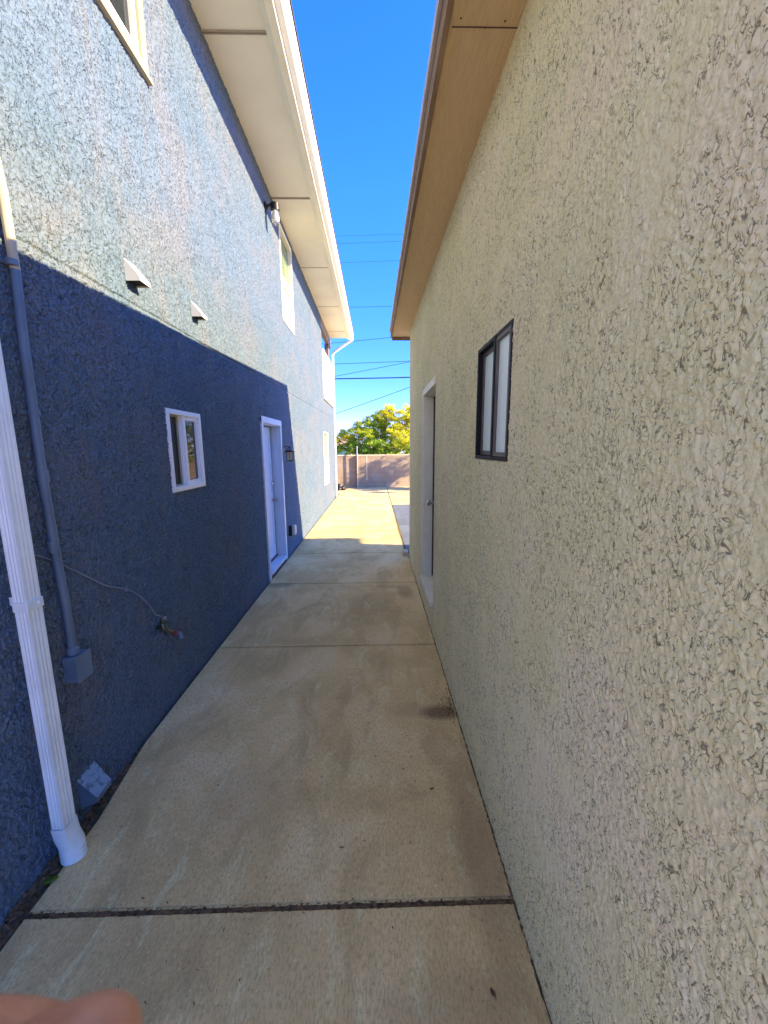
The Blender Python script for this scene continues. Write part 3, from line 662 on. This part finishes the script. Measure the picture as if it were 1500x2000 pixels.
# ------------------------------------------------------------------ trees
def tree(name, label, base, trunk_r, trunk_h, limbs, blobs, nleaf, leaf, seed, twig=None, dens=None):
    rg = random.Random(seed); t = empty(name, base, label, 'tree'); B = Vector(base)
    b = MB(); b.tube([B, B+Vector((.03, .02, trunk_h*.5)), B+Vector((-.02, 0, trunk_h))], [trunk_r, trunk_r*.8, trunk_r*.65], 12)
    top = B+Vector((-.02, 0, trunk_h)); ends = []
    for c, r, _ in blobs:
        c = Vector(c); mid = top.lerp(c, .5)+Vector((rg.uniform(-.2, .2), rg.uniform(-.2, .2), -.12))
        b.tube([top+Vector((0, 0, -.1)), mid, c], [trunk_r*.42, trunk_r*.25, trunk_r*.1], 7)
        for k in range(7):
            d = Vector((rg.gauss(0, 1), rg.gauss(0, 1), rg.gauss(.3, .8))).normalized()*r*rg.uniform(.7, 1.05)
            b.tube([c.lerp(mid, rg.uniform(0, .4)), c+d*.5+Vector((0, 0, rg.uniform(-.05, .05))), c+d], [trunk_r*.11, trunk_r*.07, .004], 5)
    part('trunk', b, M_BARK, t, True)
    V = []; F = []; MI = []
    for c, r, g in blobs:
        c = Vector(c); n = int(nleaf*r*r); clumps = []
        for k in range(int(26+40*r)):
            d = Vector((rg.gauss(0, 1), rg.gauss(0, 1), rg.gauss(0, 1))).normalized()*r*(rg.uniform(.35, 1.12)); d.z *= .8
            clumps.append((c+d, rg.uniform(.10, .26)*(.5+r*.6)))
        for k in range(n):
            cc, cr = clumps[rg.randrange(len(clumps))]
            p = cc+Vector((rg.gauss(0, 1), rg.gauss(0, 1), rg.gauss(0, .6)))*cr*.5
            s = leaf*rg.uniform(.6, 1.3); u = Vector((rg.gauss(0, 1), rg.gauss(0, 1), rg.gauss(0, .7))).normalized(); w = u.orthogonal().normalized()
            w = (w+u.cross(w)*rg.uniform(-1, 1)).normalized()
            i = len(V); V += [tuple(p-u*s), tuple(p+w*s*.42), tuple(p+u*s), tuple(p-w*s*.42)]; F.append((i, i+1, i+2, i+3))
            MI.append(1 if rg.random() > g+(p.z-c.z)/r*.35 else 0)
    b = MB(); b.v = V; b.f = F; b.m = MI; o = b.build('crown', [M_LEAFY, M_LEAFG], t)
    return t
# (centre, radius, share of yellow leaves)
T1 = [((-.75, 20.2, 2.35), .62, .5), ((.35, 20.5, 3.1), .62, .8), ((.7, 20.2, 3.45), .38, 1.0), ((1.45, 20.3, 2.9), .75, .95), ((1.2, 19.8, 2.0), .8, .75), ((-.05, 19.9, 1.9), .75, .18),
      ((-1.2, 20.0, 1.75), .42, .3), ((-1.68, 20.3, 2.28), .26, 1.25), ((-1.35, 20.2, 2.15), .34, 1.1), ((2.4, 20.6, 2.4), .9, .9), ((.2, 20.9, 2.4), .8, .5), ((-1.95, 20.1, 2.0), .25, 1.0), ((-.35, 20.1, 2.85), .34, .35), ((2.0, 20.5, 3.3), .6, 1.), ((.0, 19.8, 1.35), .8, .05), ((1.2, 19.9, 1.3), .8, .2), ((-1.0, 19.9, 1.35), .5, .12), ((-1.75, 20.0, 1.6), .28, .4)]
tree('tree', 'bushy yellow green tree rising behind the block wall', (.3, 20.4, -.04), .13, 1.25, 5, T1, 15000, .040, 3)
T2 = [((4.0, 15.1, 2.1), .60, .6), ((4.8, 15.1, 2.5), .62, .6), ((5.6, 15.0, 2.85), .65, .6), ((4.4, 14.8, 1.6), .55, .5), ((5.2, 14.7, 2.0), .65, .5), ((5.9, 14.4, 2.3), .5, .6), ((5.9, 14.3, 3.0), .33, .6), ((5.3, 13.2, 2.5), .30, .6), ((6.4, 14.8, 3.3), .45, .6), ((5.7, 13.8, 2.9), .25, .6), ((3.9, 15.3, 2.75), .2, .6), ((4.6, 15.2, 3.2), .2, .6), ((3.5, 15.3, 2.3), .22, .6)]
tree('tree', 'smaller tree standing right of the patio beside the block wall', (4.8, 14.7, -.04), .1, 1.2, 4, T2, 5200, .045, 9)
# far house
t = empty('brick_house', (-4, 33, 0), 'distant low house with pinkish wall glimpsed at left behind the tree', 'house')
part('wall', MB().box(-9, -2.0, 33, 39, -.05, 1.55), plain('pink_block_wall', (.45, .27, .20), .9, sc=2), t)
part('fascia', MB().box(-9.4, -1.7, 32.6, 32.7, 1.55, 1.72), M_WHITE, t)
part('roof', MB().prism([(32.55, 1.72), (39.5, 1.72), (36, 2.5)], -9.4, -1.7, 'x'), plain('brown_far_roof', (.42, .26, .17), .9, sc=2), t)
part('window', MB().box(-3.4, -2.3, 32.97, 33.02, .9, 1.35), plain('teal_far_window', (.12, .28, .26), .3), t)
# overhead wires
wires = [((-2.27, 14.21), (1.91, 14.33), .006), ((-2.13, 13.79), (1.75, 13.94), .007), ((-1.91, 12.74), (1.53, 12.86), .007), ((-1.46, 10.2), (1.05, 10.26), .010), ((-3.24, 8.04), (1.43, 8.46), .013),
         ((-2.54, 6.84), (2.18, 7.0), .015), ((-2.53, 6.09), (2.18, 6.95), .014), ((-2.5, 5.94), (2.18, 6.01), .035), ((-2.49, 3.78), (2.18, 5.38), .015)]
wl = ['topmost thin overhead wire, highest in the sky', 'second overhead wire from the top, close below the topmost', 'third overhead wire from the top, in open sky', 'fourth overhead wire from the top, level with the lower eaves', 'fifth overhead wire, first one below the eaves, tilting up to the right',
      'level overhead wire just above the thick black cable', 'steeper overhead wire crossing between the level wire and the thick cable', 'thick black overhead cable crossing level', 'lowest overhead wire slanting steeply above the tree']
for (p, q, r), lab in zip(wires, wl):
    s_ = (q[1]-p[1])/(q[0]-p[0]); P = []
    for k in range(25):
        x = -14+28*k/24; P.append((x, 26, p[1]+s_*(x-p[0])+.0012*(x*x-3)))
    tag(MB().tube(P, r, 6).build('overhead_wire', M_WIRE), lab, 'overhead wire', 'overhead wires in the sky')

# ------------------------------------------------------------------ litter
def leaf_mesh(x, y, L, wd, rot, curl, mat, name, label, cat, group=None, z=.004):
    b = MB(); n = 7; vs = []; c, s_ = math.cos(rot), math.sin(rot)
    for i in range(n):
        t_ = i/(n-1); w_ = wd*math.sin(math.pi*min(1, t_*.92+.06))**.8; l = (t_-.5)*L
        for sgn in (-1, 0, 1):
            px, py = l, sgn*w_/2; vs.append((x+px*c-py*s_, y+px*s_+py*c, z+curl*(abs(sgn)*.6+(t_-.5)**2*2)))
    fs = []
    for i in range(n-1):
        for k in range(2): a = i*3+k; fs.append((a, a+1, a+4, a+3))
    o = b.add(vs, fs).build(name, mat, None, True); md = o.modifiers.new('s', 'SOLIDIFY'); md.thickness = .0008
    return tag(o, label, cat, group)
leaf_mesh(-1.235, 1.245, .05, .028, .4, .004, M_WEED, 'green_leaf', 'small green leaf in the dirt beside the near downspout foot', 'leaf', z=.008)
leaf_mesh(.25, 1.60, .022, .010, .3, .006, M_DRY, 'dead_leaf', 'curled dark dead leaf on the right half of the large slab', 'leaf')
leaf_mesh(.33, .90, .022, .012, 2.0, .004, plain('red_brown_leaf', (.14, .05, .03), .8), 'dead_leaf', 'red brown leaf on the nearest slab by the beige wall', 'leaf')
leaf_mesh(-.155, 1.34, .024, .005, 3.0, .001, plain('rust_brown_bark', (.25, .09, .04), .9), 'bark_chip', 'reddish bark chip on the centre of the large slab', 'bark chip')
b = MB()
for k in range(240):
    u = random.random(); x = .462-abs(random.gauss(0, .035 if k % 3 else .09)); y = 2.2+random.gauss(0, .13 if k % 2 else .05); a = random.random()*6.28; L = random.uniform(.003, .012)
    b.tube([(x, y, .003), (x+L*math.cos(a), y+L*math.sin(a), .003+random.uniform(0, .008))], [.0012, .0006], 4)
for k in range(130):
    x = random.uniform(-1.2, .44); y = random.choice([random.uniform(.8, 4), random.uniform(1.12, 1.16)]); a = random.random()*6.28; L = random.uniform(.002, .011)
    b.tube([(x, y, .0015), (x+L*math.cos(a), y+L*math.sin(a), .002)], [.0011, .0007], 4)
for k in range(60):
    x = random.uniform(-1.15, .44); y = random.uniform(.75, 4.5); a = random.random()*6.28; L = random.uniform(.004, .014)
    b.tube([(x, y, .001), (x+L*.5*math.cos(a), y+L*.5*math.sin(a), .0035), (x+L*math.cos(a+.3), y+L*math.sin(a+.3), .001)], [.0008, random.uniform(.0012, .0028), .0006], 5)
tag(b.build('litter', M_DRY), 'tiny dark twigs and leaf crumbs scattered on the concrete', 'litter', kind='stuff')
b = MB()
for k in range(420):
    y = random.choice([random.uniform(6.2, 9.5), random.gauss(7.6, .35)]); x = .448+random.gauss(0, .014); a = random.random()*6.28; L = random.uniform(.01, .035)
    b.tube([(x, y, -.01), (x+.012*math.cos(a), y+.012*math.sin(a), L)], [.0018, .0006], 4)
tag(b.build('dry_grass', M_STRAW), 'thin dry grass tufts in the seam between path and driveway', 'grass', kind='stuff')

# ------------------------------------------------------------------ photographer's hand (a fingertip shows at the lower left)
m = NT('skin'); n = m.noise(110, 5, rough=.6); m.p.inputs['Subsurface Weight'].default_value = .15; m.p.inputs['Subsurface Radius'].default_value = (.01, .004, .002)
M_SKIN = m.out(m.ramp(n, [(.3, (.42, .17, .09)), (.7, (.66, .34, .20))]), .5, m.bump(m.noise(300, 4, m.co((1, .5, 1))), .8, .0015))
chains = []
wrist = Vector((-.150, -.055, 1.470)); palm = Vector((-.115, -.010, 1.492))
def f_(pts, rs): chains.append(([Vector(p) for p in pts], rs))
f_([(-.088, .020, 1.500), (-.056, .034, 1.5135), (-.040, .0385, 1.5200), (-.0325, .0390, 1.5180)], [.0105, .0095, .0092, .0082])
f_([(-.100, .028, 1.490), (-.075, .052, 1.497), (-.056, .056, 1.484), (-.052, .046, 1.472)], [.0105, .0095, .0088, .008])
f_([(-.105, .026, 1.473), (-.082, .050, 1.476), (-.062, .052, 1.464), (-.058, .042, 1.453)], [.010, .0092, .0086, .0078])
f_([(-.112, .020, 1.458), (-.094, .040, 1.457), (-.078, .040, 1.447), (-.074, .031, 1.438)], [.009, .0082, .0076, .007])
f_([(-.118, -.020, 1.508), (-.092, -.012, 1.522), (-.070, -.004, 1.518)], [.012, .0105, .009])
V = [wrist+Vector((-.10, -.12, -.08)), wrist, palm]; E_ = [(0, 1), (1, 2)]; RR = [.034, .026, .028]
for pts, rs in chains:
    prev = 2
    for p, r in zip(pts, rs): V.append(p); RR.append(r); E_.append((prev, len(V)-1)); prev = len(V)-1
me = bpy.data.meshes.new('person'); me.from_pydata([tuple(v) for v in V], E_, [])
hand = bpy.data.objects.new('person', me); COL.objects.link(hand); me.materials.append(M_SKIN)
sk = hand.modifiers.new('skin', 'SKIN'); sk.use_smooth_shade = True
for i, r in enumerate(RR): me.skin_vertices[0].data[i].radius = (r, r*.95)
me.skin_vertices[0].data[1].use_root = True
sb = hand.modifiers.new('sub', 'SUBSURF'); sb.levels = sb.render_levels = 3
tag(hand, 'out of focus bare fingertip of the photographer at the lower left corner', 'person')
